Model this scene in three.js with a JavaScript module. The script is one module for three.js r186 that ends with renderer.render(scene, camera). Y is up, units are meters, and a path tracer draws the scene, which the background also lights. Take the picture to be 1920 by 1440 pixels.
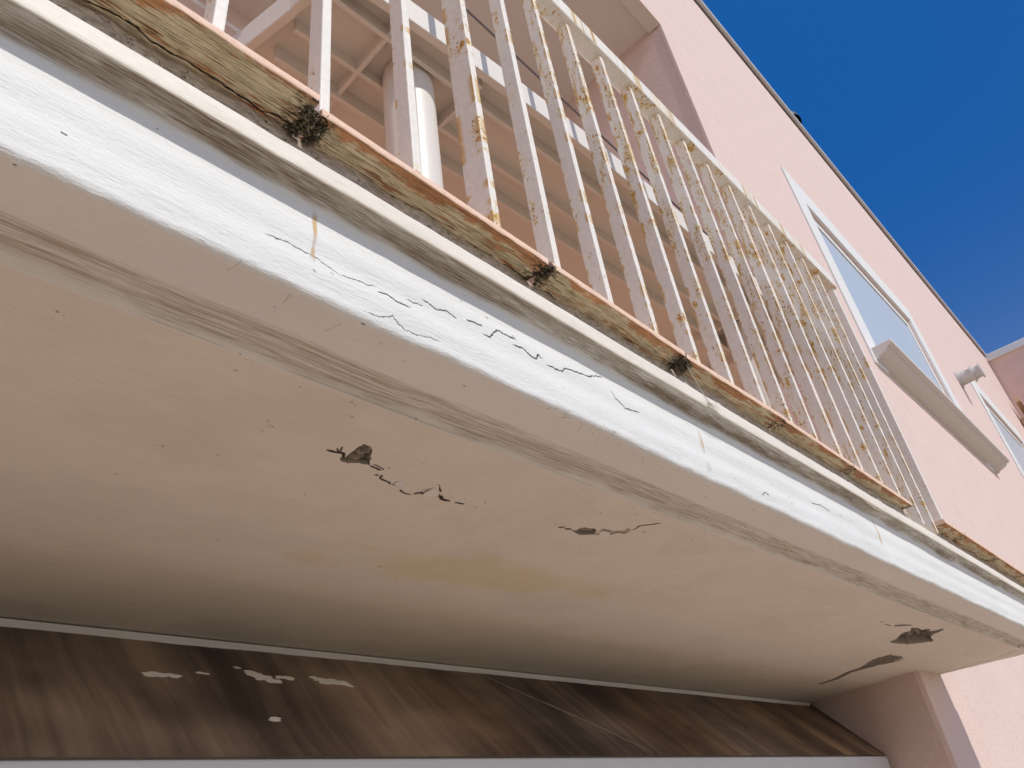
import * as THREE from 'three';
import { mergeGeometries } from 'three/addons/utils/BufferGeometryUtils.js';
import { RoundedBoxGeometry } from 'three/addons/geometries/RoundedBoxGeometry.js';

// ---------------------------------------------------------------- camera, sky, sun, exposure
const scene = new THREE.Scene();
const camera = new THREE.PerspectiveCamera(54.9, 4 / 3, 0.05, 400);
const CY = 2.0;                       // eye height, metres
camera.position.set(0, CY, 0);
camera.rotation.order = 'YXZ';
camera.rotation.set(THREE.MathUtils.degToRad(33.105), THREE.MathUtils.degToRad(-50.647), THREE.MathUtils.degToRad(-8.46));
const renderer = new THREE.WebGLRenderer({ antialias: true });
renderer.toneMapping = THREE.LinearToneMapping;
renderer.toneMappingExposure = 0.8;
renderer.shadowMap.enabled = true;

const sunDir = new THREE.Vector3(-0.06, 0.93, 1).normalize();
const sun = new THREE.DirectionalLight(new THREE.Color(1, 0.95, 0.87), 3.4);
sun.position.copy(sunDir).multiplyScalar(40);
sun.castShadow = true;
sun.shadow.mapSize.set(4096, 4096);
Object.assign(sun.shadow.camera, { left: -12, right: 22, top: 14, bottom: -12, near: 1, far: 100 });
sun.shadow.radius = 1;
scene.add(sun, sun.target);
{
  const W = 512, H = 256, d = new Float32Array(W * H * 4);
  const v = new THREE.Vector3();
  for (let j = 0; j < H; j++) for (let i = 0; i < W; i++) {
    const phi = ((i + 0.5) / W - 0.5) * 2 * Math.PI, el = ((j + 0.5) / H - 0.5) * Math.PI;
    v.set(Math.cos(el) * Math.cos(phi), Math.sin(el), Math.cos(el) * Math.sin(phi));
    const h = Math.max(0, v.y), k = Math.pow(1 - h, 6.5);
    const g = Math.max(0, v.dot(sunDir)), glow = 0.5 * Math.pow(g, 8) + 0.8 * Math.pow(g, 60);
    const o = (j * W + i) * 4;
    d[o] = 0.012 + 2.35 * k + glow * 0.75;
    d[o + 1] = 0.130 + 2.4 * k + glow * 0.8;
    d[o + 2] = 0.465 + 2.35 * k + glow * 0.85;
    d[o + 3] = 1;
  }
  const t = new THREE.DataTexture(d, W, H, THREE.RGBAFormat, THREE.FloatType);
  t.mapping = THREE.EquirectangularReflectionMapping; t.magFilter = t.minFilter = THREE.LinearFilter; t.needsUpdate = true;
  scene.background = t; scene.environment = t;
}

// ---------------------------------------------------------------- helpers
// Lengths below are written in modules of 0.45 m (the depth from the eye to the balcony front), measured from the eye point;
// "z" of a profile is the depth in front of the eye (world z = -z).
const K = 0.45;
function rng(s) { return () => { s |= 0; s = s + 0x6D2B79F5 | 0; let t = Math.imul(s ^ s >>> 15, 1 | s); t = t + Math.imul(t ^ t >>> 7, 61 | t) ^ t; return ((t ^ t >>> 14) >>> 0) / 4294967296; }; }
const LAT = (() => { const r = rng(77), a = new Float32Array(65536); for (let i = 0; i < 65536; i++) a[i] = r(); return a; })();
function noise(x, y) {
  const xi = Math.floor(x), yi = Math.floor(y); let fx = x - xi, fy = y - yi;
  fx = fx * fx * (3 - 2 * fx); fy = fy * fy * (3 - 2 * fy);
  const a = (xi & 255), b = (xi + 1) & 255, c = (yi & 255) << 8, e = ((yi + 1) & 255) << 8;
  const p = LAT[a | c], q = LAT[b | c], r = LAT[a | e], s = LAT[b | e];
  return p + (q - p) * fx + (r - p) * fy + (p - q - r + s) * fx * fy;
}
function fbm(x, y, n = 4) { let s = 0, a = 0.5, t = 0; for (let i = 0; i < n; i++) { s += a * noise(x, y); t += a; x = x * 2.03 + 17.3; y = y * 2.03 + 9.7; a *= 0.5; } return s / t; }
const clamp = (v, a = 0, b = 1) => v < a ? a : v > b ? b : v;
const sstep = (a, b, v) => { v = clamp((v - a) / (b - a)); return v * v * (3 - 2 * v); };
const mix = (a, b, t) => a + (b - a) * t;

class Layer {                                          // a colour map and a relief map painted together
  constructor(w, h) { this.w = w; this.h = h; this.c = new Uint8Array(w * h * 4); this.b = new Uint8Array(w * h * 4); }
  fill(fn) {                                           // fn(i, j) -> [r, g, b, relief], 0..255
    const { w, h, c, b } = this;
    for (let j = 0; j < h; j++) for (let i = 0; i < w; i++) {
      const q = fn(i, j), o = (j * w + i) * 4;
      c[o] = clamp(q[0], 0, 255); c[o + 1] = clamp(q[1], 0, 255); c[o + 2] = clamp(q[2], 0, 255); c[o + 3] = 255;
      b[o] = b[o + 1] = b[o + 2] = clamp(q[3], 0, 255); b[o + 3] = 255;
    }
    return this;
  }
  dab(x, y, r, col, dep, a = 1) {
    const { w, h, c, b } = this, R = Math.ceil(r + 1);
    for (let j = Math.max(0, Math.floor(y) - R); j <= Math.min(h - 1, Math.floor(y) + R); j++)
      for (let i = Math.max(0, Math.floor(x) - R); i <= Math.min(w - 1, Math.floor(x) + R); i++) {
        const k = clamp(r + 0.5 - Math.hypot(i - x, j - y)) * a; if (k <= 0) continue;
        const o = (j * w + i) * 4;
        for (let q = 0; q < 3; q++) { c[o + q] = mix(c[o + q], col[q], k); b[o + q] = mix(b[o + q], dep, k); }
      }
  }
  stroke(pts, wid, col, dep, rand, jit = 1) {          // a crack: jagged, of uneven width, thin at its ends
    let total = 0; for (let i = 1; i < pts.length; i++) total += Math.hypot(pts[i][0] - pts[i - 1][0], pts[i][1] - pts[i - 1][1]);
    let run = 0, jx = 0, jy = 0;
    for (let i = 1; i < pts.length; i++) {
      const [x0, y0] = pts[i - 1], [x1, y1] = pts[i], L = Math.hypot(x1 - x0, y1 - y0), n = Math.max(2, Math.ceil(L / 0.7));
      for (let k = 0; k < n; k++) {
        const t = k / n, s = (run + L * t) / total;
        jx = jx * 0.93 + (rand() - 0.5) * jit; jy = jy * 0.93 + (rand() - 0.5) * jit;
        const f = Math.min(1, Math.min(s, 1 - s) * 7 + 0.25) * (0.35 + 1.0 * fbm(s * 23 + x0 * 0.01, y0 * 0.013 + 3, 2));
        this.dab(mix(x0, x1, t) + jx, mix(y0, y1, t) + jy, wid * f, col, dep, 0.85);
      }
      run += L;
    }
  }
  textures() {
    const mk = (a, srgb) => { const t = new THREE.DataTexture(a, this.w, this.h, THREE.RGBAFormat); t.magFilter = THREE.LinearFilter; t.minFilter = THREE.LinearMipmapLinearFilter; t.generateMipmaps = true; t.wrapS = t.wrapT = THREE.RepeatWrapping; if (srgb) t.colorSpace = THREE.SRGBColorSpace; t.needsUpdate = true; return t; };
    return { map: mk(this.c, true), bumpMap: mk(this.b, false) };
  }
}
const lin = (r, g, b) => new THREE.Color().setRGB(r, g, b);
const std = (o) => new THREE.MeshStandardMaterial({ roughness: 0.85, ...o });

const used = {};
const numbered = n => { const k = used[n] = (used[n] ?? -1) + 1; return k ? `${n}_${String(k).padStart(3, '0')}` : n; };
function thing(name, label, category, [x, y, z] = [0, 0, 0], group) {       // base in modules
  const o = new THREE.Group(); o.name = numbered(name); o.position.set(x * K, CY + y * K, -z * K);
  o.userData = { label, category }; if (group) o.userData.group = group;
  o.userData.base = undefined; delete o.userData.base; o._b = [x, y, z];
  scene.add(o); return o;
}
function baseOf(o) { while (o && !o._b) o = o.parent; return o ? o._b : [0, 0, 0]; }
// geometry written in modules (x right, y up, z = depth, positive away) -> child mesh of parent, in metres
function part(name, geo, mat, parent) {
  const g = geo.clone(); const [bx, by, bz] = baseOf(parent);
  g.translate(-bx, -by, bz); g.scale(K, K, K);
  const m = new THREE.Mesh(g, mat); m.name = name; m.castShadow = m.receiveShadow = true; parent.add(m); return m;
}
function box(x0, x1, y0, y1, z0, z1, r = 0) {          // z as depth
  const w = x1 - x0, h = y1 - y0, d = Math.abs(z1 - z0);
  const g = r ? new RoundedBoxGeometry(w, h, d, 2, r) : new THREE.BoxGeometry(w, h, d);
  g.translate((x0 + x1) / 2, (y0 + y1) / 2, -(z0 + z1) / 2); return g;
}
function boxUV(g, s) {                                 // uv in metres by the main axis of each face
  g = g.index ? g.toNonIndexed() : g; const p = g.attributes.position, uv = new Float32Array(p.count * 2);
  const a = new THREE.Vector3(), b = new THREE.Vector3(), c = new THREE.Vector3();
  for (let i = 0; i < p.count; i += 3) {
    a.fromBufferAttribute(p, i); b.fromBufferAttribute(p, i + 1); c.fromBufferAttribute(p, i + 2);
    const n = b.clone().sub(a).cross(c.clone().sub(a)); const X = Math.abs(n.x), Y = Math.abs(n.y), Z = Math.abs(n.z);
    [a, b, c].forEach((q, k) => { const u = X > Y && X > Z ? [q.z, q.y] : Y > Z ? [q.x, q.z] : [q.x, q.y]; uv[(i + k) * 2] = u[0] * K / s; uv[(i + k) * 2 + 1] = u[1] * K / s; });
  }
  g.setAttribute('uv', new THREE.BufferAttribute(uv, 2)); return g;
}
function gridGeo(nu, nv, fn, uvfn) {                   // a sheet of nu x nv cells, fn(i, j) -> [x, y, depth]
  const P = [], U = [], I = [];
  for (let j = 0; j <= nv; j++) for (let i = 0; i <= nu; i++) { const q = fn(i, j); P.push(q[0], q[1], -q[2]); const u = uvfn ? uvfn(i, j) : [i / nu, j / nv]; U.push(u[0], u[1]); }
  for (let j = 0; j < nv; j++) for (let i = 0; i < nu; i++) { const a = j * (nu + 1) + i, b = a + 1, c = a + nu + 1, d = c + 1; I.push(a, b, d, a, d, c); }
  const g = new THREE.BufferGeometry(); g.setAttribute('position', new THREE.Float32BufferAttribute(P, 3)); g.setAttribute('uv', new THREE.Float32BufferAttribute(U, 2)); g.setIndex(I); g.computeVertexNormals(); return g;
}
const strip = g => { const n = g.index ? g.toNonIndexed() : g.clone(); for (const k of Object.keys(n.attributes)) if (!['position', 'normal', 'uv'].includes(k)) n.deleteAttribute(k); return n; };
const join = list => mergeGeometries(list.map(strip));

// ---------------------------------------------------------------- shared materials
const stucco = (() => {
  const L = new Layer(1024, 1024).fill((i, j) => {
    const a = fbm(i / 9, j / 9, 4), b = fbm(i / 170 + 5, j / 170, 3), w = noise(i / 4, j / 4);
    const s = (a - 0.5) * 9 + (b - 0.5) * 7;
    return [228 + s, 204 + s, 194 + s, 60 + 130 * a + 40 * w];
  });
  return L.textures();
})();
const M = {
  pink: std({ ...stucco, bumpScale: 0.004, roughness: 0.95 }),
  white: std({ color: lin(0.78, 0.775, 0.75), roughness: 0.8 }),
  plaster: std({ color: lin(0.76, 0.745, 0.71), roughness: 0.9 }),
  ceiling: std({ color: lin(0.74, 0.71, 0.66), roughness: 0.92 }),
  plastic: new THREE.MeshPhysicalMaterial({ color: lin(0.80, 0.77, 0.72), roughness: 0.42 }),
  terra: std({ color: lin(0.54, 0.31, 0.19), roughness: 0.8 }),
  metalEdge: std({ color: lin(0.60, 0.59, 0.57), roughness: 0.45, metalness: 0.25 }),
  dark: std({ color: lin(0.03, 0.035, 0.04), roughness: 0.5 }),
};

// ---------------------------------------------------------------- ground
{
  const L = new Layer(1024, 1024).fill((i, j) => { const a = fbm(i / 30, j / 30, 5), b = noise(i / 2, j / 2); const s = (a - 0.5) * 34 + (b - 0.5) * 22; return [170 + s, 153 + s, 126 + s, 90 + 90 * b]; });
  const t = L.textures(); for (const q of Object.values(t)) q.repeat.set(120, 120);
  const g = new THREE.Mesh(new THREE.PlaneGeometry(400, 400).rotateX(-Math.PI / 2), std({ ...t, bumpScale: 0.003, roughness: 0.95 }));
  g.name = 'ground'; g.userData = { kind: 'structure' }; g.receiveShadow = true; scene.add(g);
}
const GY = -CY / K;                                    // ground level in modules

// ---------------------------------------------------------------- the house
const ZF = 2.03;                                       // depth of the facade
const roofY = x => 16.14 + (x - 11.06) * 0.0455;
const house = thing('pink_house', 'pink stuccoed apartment house with white framed windows behind the balcony', 'house', [20, GY, ZF]);
{
  const s = new THREE.Shape([[7.43, GY], [37.72, GY], [37.72, roofY(37.7)], [-9, roofY(-9)], [-9, 11.35], [7.72, 11.35], [7.72, 1.2], [7.43, 1.2]].map(p => new THREE.Vector2(...p)));
  for (const [a, b, c, d] of [[12.4, 18.5, 6.45, 10.3], [25.4, 31.2, 7.0, 10.75]]) s.holes.push(new THREE.Path([[a, c], [b, c], [b, d], [a, d]].map(p => new THREE.Vector2(...p))));
  const g = new THREE.ExtrudeGeometry(s, { depth: 0.04, bevelEnabled: true, bevelSize: 0.008, bevelThickness: 0.008, bevelSegments: 2, curveSegments: 1 }); g.translate(0, 0, -ZF - 0.048);
  part('front_wall', boxUV(g, 0.9), M.pink, house);
  part('loggia_side_wall', boxUV(box(7.722, 8.3, 1.2, 11.6, ZF + 0.05, 7.0), 0.9), M.pink, house);
  part('loggia_back_wall', boxUV(box(-9, 7.72, 1.2, 11.6, 6.4, 7.0), 0.9), M.pink, house);
  part('loggia_left_wall', boxUV(box(-9.5, -9.002, GY, roofY(-9), ZF, 7.0), 0.9), M.pink, house);
  part('loggia_ceiling', box(-9, 7.72, 11.42, 11.9, ZF + 0.05, 6.4), M.ceiling, house);
  part('ceiling_lip', box(-9, 7.716, 11.34, 11.6, ZF + 0.004, ZF + 0.24, 0.03), M.ceiling, house);
  // roof with its metal edge
  const re = new THREE.Shape([[-9, 0], [37.72, 0], [37.72, 0.11], [-9, 0.11]].map(p => new THREE.Vector2(p[0], roofY(p[0]) + p[1])));
  const rg = new THREE.ExtrudeGeometry(re, { depth: 9, bevelEnabled: true, bevelSize: 0.03, bevelThickness: 0.03, bevelSegments: 2 }); rg.translate(0, 0.085, -ZF - 8.92);
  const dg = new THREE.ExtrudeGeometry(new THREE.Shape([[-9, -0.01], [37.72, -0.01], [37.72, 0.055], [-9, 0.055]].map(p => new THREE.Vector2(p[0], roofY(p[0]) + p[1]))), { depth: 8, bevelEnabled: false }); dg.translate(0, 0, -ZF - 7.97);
  part('shadow_line_strip', dg, std({ color: lin(0.13, 0.105, 0.09), roughness: 0.7 }), house);  // dark strip added to draw the shadow line under the roof edge
  part('roof_edge', rg, M.metalEdge, house);
  // ground floor: the side wall of the recess (it runs slightly askew) and the wall below the sloped panel
  const sw = new THREE.Shape([[7.424, -ZF - 0.05], [7.95, -3.45], [8.5, -3.45], [8.5, -ZF - 0.05]].map(p => new THREE.Vector2(p[0], p[1])));
  const sg = new THREE.ExtrudeGeometry(sw, { depth: 1.3 - GY, bevelEnabled: false }); sg.rotateX(-Math.PI / 2); sg.scale(1, 1, -1);
  const idx = sg.index ? sg.toNonIndexed() : sg; // mirrored: turn the faces round again
  const ps = idx.attributes.position.array; for (let i = 0; i < ps.length; i += 9) for (let k = 0; k < 3; k++) { const t = ps[i + 3 + k]; ps[i + 3 + k] = ps[i + 6 + k]; ps[i + 6 + k] = t; }
  idx.computeVertexNormals(); idx.translate(0, GY, 0);
  part('unseen_left_pier', boxUV(idx, 0.9), M.pink, house);
  part('unseen_left_pier', boxUV(box(-2.2, -1.7, GY, 1.01, ZF, 3.4), 0.9), M.pink, house);  // unseen pier, added at the left to darken that end of the soffit
  part('recess_back_wall', boxUV(box(-9, 7.9, GY, 0.27, 2.72, 3.3), 0.9), M.pink, house);
}
// windows
function windowAt(x0, x1, y0, y1, sill) {
  const w = new THREE.Group(); w.name = 'window'; house.add(w);
  const fr = (a, b, c, d, name, m) => part(name, box(a, b, c, d, ZF - 0.035, ZF + 0.06, 0.012), m, w);
  fr(x0 - 0.62, x0, y0 - 0.3, y1 + 0.62, 'surround', M.white);
  fr(x1, x1 + 0.62, y0 - 0.3, y1 + 0.62, 'surround', M.white);
  part('surround', box(x0 + 0.002, x1 - 0.002, y1, y1 + 0.62, ZF - 0.035, ZF + 0.06, 0.012), M.white, w);
  const f = 0.2, D = ZF + 0.05;
  part('frame', join([box(x0, x1, y1 - f, y1, D, D + 0.14, 0.01), box(x0, x1, y0, y0 + f, D, D + 0.14, 0.01), box(x0, x0 + f, y0 + f, y1 - f, D, D + 0.14, 0.01), box(x1 - f, x1, y0 + f, y1 - f, D, D + 0.14, 0.01)]), M.white, w);
  const xm = (x0 + x1) / 2;
  part('shutter_panel', box(x0 + f + 0.01, x1 - f - 0.05, y0 + f + 0.01, y1 - f - 0.10, D + 0.012, D + 0.08, 0.01), std({ color: lin(0.56, 0.63, 0.70), roughness: 0.35 }), w);
  part('backing', box(x0, x1, y0, y1, D + 0.24, D + 0.3), M.white, w);
  if (sill) {
    const prof = [[0, 0], [0.44, 0], [0.44, -0.06], [0.40, -0.085], [0.345, -0.09], [0.33, -0.135], [0.26, -0.18], [0.17, -0.215], [0.10, -0.235], [0.09, -0.27], [0, -0.29]];
    const sh2 = new THREE.Shape(prof.map(p => new THREE.Vector2(p[0] * 0.8, p[1] * 0.8)));
    const g = new THREE.ExtrudeGeometry(sh2, { depth: x1 - x0 + 1.5, bevelEnabled: true, bevelSize: 0.01, bevelThickness: 0.01, bevelSegments: 1 });
    g.rotateY(-Math.PI / 2); g.scale(1, 1, 1); // x of the profile -> +z, depth -> -x
    g.translate(x1 + 1.0, y0 + 0.02, -ZF + 0.0);
    part('sill', g, std({ color: lin(0.66, 0.62, 0.57), roughness: 0.9 }), w);
  }
  return w;
}
windowAt(12.4, 18.5, 6.45, 10.3, true);
windowAt(25.4, 31.2, 7.0, 10.75, false);

// wing that closes the yard
const wing = thing('house_wing', 'salmon side wing with pale roof coping at far end of pink house', 'house', [37.75, GY, 0]);
part('wall', boxUV(box(37.74, 40, GY, 17.1, -12, ZF + 0.5), 0.9), std({ ...stucco, color: lin(1, 0.92, 0.88), bumpScale: 0.004 }), wing);
part('coping', box(37.55, 40.1, 17.1, 17.45, -12.1, ZF + 0.5, 0.03), M.plaster, wing);
{ // small tiled canopy on the wing
  const c = thing('tiled_canopy', 'small terracotta tiled canopy on the salmon side wing', 'canopy', [37.7, 13.2, 2.0]);
  const tiles = []; 
  for (let k = 0; k < 9; k++) { const g = new THREE.CylinderGeometry(0.17, 0.2, 1.7, 10, 1, false, -Math.PI / 2, Math.PI); g.rotateZ(Math.PI / 2 - 0.42); g.translate(36.95, 13.95, 0.2 - 2.0 + k * 0.4); part('roof_tile', g, M.terra, c); }
  part('soffit_board', box(36.3, 37.72, 13.2, 13.5, -1.9, 2.01, 0.04), M.terra, c);
}
// vent pipe through the wall between the windows
{
  const v = thing('vent_pipe', 'grey vent pipe with round cap sticking out of pink wall between the windows', 'vent pipe', [22.1, 9.9, ZF]);
  const m = std({ color: lin(0.60, 0.575, 0.545), roughness: 0.6 });
  const cyl = (r0, r1, z0, z1, name) => { const g = new THREE.CylinderGeometry(r0, r1, z1 - z0, 28); g.rotateX(Math.PI / 2); g.translate(22.1, 9.9, -ZF + (z0 + z1) / 2); return part(name, g, m, v); };
  cyl(0.18, 0.20, -0.05, 0.36, 'tube'); cyl(0.245, 0.245, 0.36, 0.41, 'collar'); cyl(0.16, 0.19, 0.41, 0.58, 'cap'); cyl(0.215, 0.215, 0.58, 0.63, 'end_plate'); cyl(0.26, 0.26, 0.003, 0.03, 'wall_plate');
}
{
  const v = thing('roof_vent', 'dark domed vent cowl peeking over the roof edge', 'roof vent', [17.0, roofY(17) + 0.2, ZF + 0.35]);
  const g = new THREE.SphereGeometry(0.5, 24, 12, 0, Math.PI * 2, 0, Math.PI / 2); g.translate(17.1, roofY(17) + 0.65, -ZF - 0.35); part('cowl', g, M.dark, v);
  const c = new THREE.CylinderGeometry(0.42, 0.42, 0.45, 24); c.translate(17.1, roofY(17) + 0.42, -ZF - 0.35); part('stem', c, M.metalEdge, v);
}

// ---------------------------------------------------------------- balcony slab
const XE = 8.02;                                       // far end of the slab
const balcony = thing('balcony_slab', 'cracked white painted concrete balcony slab with flaking underside and terracotta coping', 'balcony', [4, 1.018, 1.0]);
const rnd = rng(5);
const wob = (x, s, f) => (fbm(x * f + s * 13.1, s * 7.7, 3) - 0.5);
{ // front edge: ledge underside, face, lower arris, drip groove
  const prof = [[0.945, 1.285], [0.955, 1.284], [0.965, 1.284], [0.978, 1.283], [0.988, 1.280], [0.995, 1.274], [0.999, 1.264], [1.0, 1.25]];
  for (let k = 1; k <= 14; k++) prof.push([1.0 + 0.002 * Math.sin(k), mix(1.25, 1.042, k / 14)]);
  prof.push([1.0015, 1.034], [1.004, 1.027], [1.008, 1.0215], [1.014, 1.018]);
  for (let k = 1; k <= 7; k++) prof.push([mix(1.014, 1.134, k / 7), 1.018]);
  prof.push([1.138, 1.019], [1.141, 1.028], [1.147, 1.044], [1.160, 1.056], [1.180, 1.062], [1.202, 1.060], [1.220, 1.052], [1.236, 1.041], [1.250, 1.029], [1.262, 1.0175], [1.285, 1.0215]);
  const arc = [0]; for (let i = 1; i < prof.length; i++) arc.push(arc[i - 1] + Math.hypot(prof[i][0] - prof[i - 1][0], prof[i][1] - prof[i - 1][1]));
  const S = arc[arc.length - 1], X0 = -0.15, XW = 2.05, ROWS = 4;
  const sOfY = y => { for (let i = 1; i < prof.length; i++) if (prof[i][1] <= y && i > 6) { return mix(arc[i - 1], arc[i], (prof[i - 1][1] - y) / (prof[i - 1][1] - prof[i][1])); } return 0; };
  const sFaceTop = arc[6], sArris = sOfY(1.03), sGroove = arc[prof.findIndex(p => p[0] === 1.138)];
  // atlas: four runs of the slab edge, one above the other
  const W = 2048, RH = 512, PAD = 8;
  const L = new Layer(W, RH * ROWS);
  const px = (x, s) => { const r = clamp(Math.floor((x - X0) / XW), 0, ROWS - 1); return [(x - X0 - r * XW) / XW * W, r * RH + PAD + s / S * (RH - 2 * PAD)]; };
  L.fill((i, j) => {
    const r = Math.floor(j / RH), x = X0 + r * XW + i / W * XW, s = clamp((j % RH - PAD) / (RH - 2 * PAD)) * S;
    const brush = fbm(x * 60, s * 300, 3), br2 = fbm(x * 9 + 40, s * 120 + 7, 3), gr = noise(x * 900, s * 900), big = fbm(x * 2.2, s * 5 + 31, 3);
    let R = 231, G = 231, B = 227, h = 120 + (brush - 0.5) * 60 + (br2 - 0.5) * 36 + (gr - 0.5) * 26;
    const tone = (big - 0.5) * 9 + (brush - 0.5) * 6; R += tone; G += tone; B += tone;
    // grime streaked along the ledge underside
    const u = 1 - sstep(sFaceTop - 0.018, sFaceTop + 0.006, s + (fbm(x * 5, 3, 3) - 0.5) * 0.03);
    const st = fbm(x * 22, s * 700 + 11, 4);
    let d = u * clamp(0.42 + (st - 0.5) * 1.2 + (fbm(x * 3 + 9, s * 20, 3) - 0.5) * 0.9);
    R = mix(R, 112, d); G = mix(G, 92, d); B = mix(B, 72, d); h -= d * 20;
    // grime lodged in the drip groove, streaked along it
    const v = sstep(sGroove + 0.058, sGroove + 0.085, s + (fbm(x * 4 + 3, 8, 3) - 0.5) * 0.02) * (1 - sstep(S - 0.055, S - 0.03, s + (fbm(x * 9, 5, 3) - 0.5) * 0.035));
    const sv = fbm(x * 9 + 50, s * 560 + x * 4, 4); d = v * clamp((sv - 0.42) * 2.0 + 0.18) * 0.6;
    R = mix(R, 126, d); G = mix(G, 100, d); B = mix(B, 76, d); h -= d * 40;
    return [R, G, B, h];
  });
  const r2 = rng(21);
  const crack = (w, pts) => { // split at the atlas rows
    let run = [px(pts[0][0], sOfY(pts[0][1]))];
    for (let i = 1; i < pts.length; i++) { const q = px(pts[i][0], sOfY(pts[i][1])); if (Math.floor(q[1] / RH) === Math.floor(run[run.length - 1][1] / RH)) run.push(q); else { if (run.length > 1) L.stroke(run, w, [84, 80, 78], 8, r2, 1.3); run = [q]; } }
    if (run.length > 1) L.stroke(run, w, [84, 80, 78], 8, r2, 1.3);
  };
  const C = [[0.5, [0.701, 1.109], [0.748, 1.117], [0.796, 1.128]], [1, [0.798, 1.113], [0.831, 1.12], [0.851, 1.112], [0.893, 1.115]], [0.6, [0.884, 1.137], [0.933, 1.141]], [0.7, [0.929, 1.161], [0.979, 1.153], [1.009, 1.165], [1.044, 1.157]], [1, [1.075, 1.168], [1.133, 1.176]], [1, [1.132, 1.151], [1.158, 1.151], [1.187, 1.188], [1.227, 1.186], [1.266, 1.19]], [1.1, [1.244, 1.167], [1.286, 1.168], [1.313, 1.158], [1.338, 1.157], [1.35, 1.177], [1.366, 1.166]], [0.9, [1.379, 1.156], [1.417, 1.159], [1.449, 1.161], [1.46, 1.175], [1.519, 1.187], [1.576, 1.193], [1.602, 1.21], [1.661, 1.229]], [0.8, [1.688, 1.189], [1.703, 1.165], [1.753, 1.147], [1.832, 1.156]], [0.6, [1.837, 1.167], [1.9, 1.157]], [0.4, [0.76, 1.043], [0.813, 1.05], [0.839, 1.065], [0.873, 1.045], [0.936, 1.048], [0.981, 1.056]], [0.5, [0.519, 1.119], [0.571, 1.126], [0.625, 1.124], [0.701, 1.107]], [0.6, [0.143, 1.115], [0.154, 1.113]], [0.7, [2.60, 1.06], [2.63, 1.08], [2.66, 1.075]], [0.6, [3.1, 1.15], [3.2, 1.16], [3.3, 1.155]]];
  for (const [w, ...p] of C) crack(w * 1.8, p);
  for (let k = 0; k < 150; k++) { const x = X0 + r2() * 8.1, s = mix(sFaceTop + 0.01, S - 0.02, r2()); const [a, b] = px(x, s); const l = 1 + r2() * 9, w = 0.5 + r2() * 1.1; for (let q = 0; q < l; q++) L.dab(a + q, b + q * 0.25 + noise(q * 0.4, k) * 1.5, w, [118, 110, 104], 60, 0.7); }
  // hairline scratches on the lower arris, chipped paint
  for (let k = 0; k < 60; k++) { const x = 0.4 + r2() * 6, [a, b] = px(x, sArris + (r2() - 0.2) * 0.06); const n = 10 + r2() * 26, dx = (r2() - 0.5) * 1.6, dy = 0.4 + r2(); for (let q = 0; q < n; q++) L.dab(a + q * dx, b + q * dy, 0.55, [120, 108, 98], 60, 0.5); }
  // rust weeping down the face
  const weep = (x, y0, y1, w, a) => { const [p, q0] = px(x, sOfY(y0)), q1 = px(x, sOfY(y1))[1]; for (let q = q0; q < q1; q += 0.5) { const n = fbm(q * 0.02, x * 9, 3); for (let k = -1; k <= 1; k++) L.dab(p + k * w * 0.7 + (fbm(q * 0.015, k + x * 5, 2) - 0.5) * 14, q, w * (0.4 + n), [206, 176, 134], 120, a * sstep(0.35, 0.75, n) * 0.05); } };
  weep(0.63, 1.262, 1.11, 3.5, 1.5); weep(0.634, 1.25, 1.13, 1.5, 2.2); weep(2.215, 1.25, 1.06, 4, 0.9); weep(2.2, 1.2, 1.05, 2, 1.2); weep(3.91, 1.25, 1.12, 6, 0.8);
  const t = L.textures();
  const mat = std({ ...t, bumpScale: 0.0022, roughness: 0.7 });
  const geos = [];
  for (let r = 0; r < ROWS; r++) {
    const n = 260, x0 = X0 + r * XW, x1 = Math.min(XE, X0 + (r + 1) * XW);
    geos.push(gridGeo(prof.length - 1, n, (i, j) => {
      const x = mix(x0, x1, j / n); let [z, y] = prof[i];
      const s = arc[i];
      const ar = Math.exp(-(((s - sArris) / 0.05) ** 2)), face = s > sFaceTop ? 1 : 0.4;
      z += face * (wob(x, 1, 1.1) * 0.010 + wob(x, 2 + s * 3, 6) * 0.004) + ar * (wob(x, 5, 7) * 0.012 + wob(x, 8, 40) * 0.003);
      y += ar * (wob(x, 9, 4) * 0.012 + wob(x, 6, 30) * 0.003);
      if (z > 1.13 && z < 1.258) { z += wob(x, 11, 4) * 0.02; y += wob(x, 3 + i * 0.1, 5) * 0.008; }
      if (i === 0) z = prof[0][0];
      return [x, y, z];
    }, (i, j) => { const s = arc[i]; return [mix(0, (x1 - x0) / XW, j / n), (r * RH + PAD + s / S * (RH - 2 * PAD)) / (RH * ROWS)]; }));
  }
  const g = join(geos); // normals stay from each run; the runs meet on equal sections
  part('front_edge', g, mat, balcony);
  // left run beyond the frame and the end cheek
  part('front_edge', box(-9, X0 - 0.001, 1.018, 1.284, 1.0, 1.3, 0.01), M.plaster, balcony);
  part('slab_core', box(-9, XE - 0.01, 1.17, 1.36, 1.012, 6.39), M.plaster, balcony);
  part('floor', box(-9, 7.72, 1.362, 1.40, 1.08, 6.39), M.terra, balcony);
}
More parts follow.
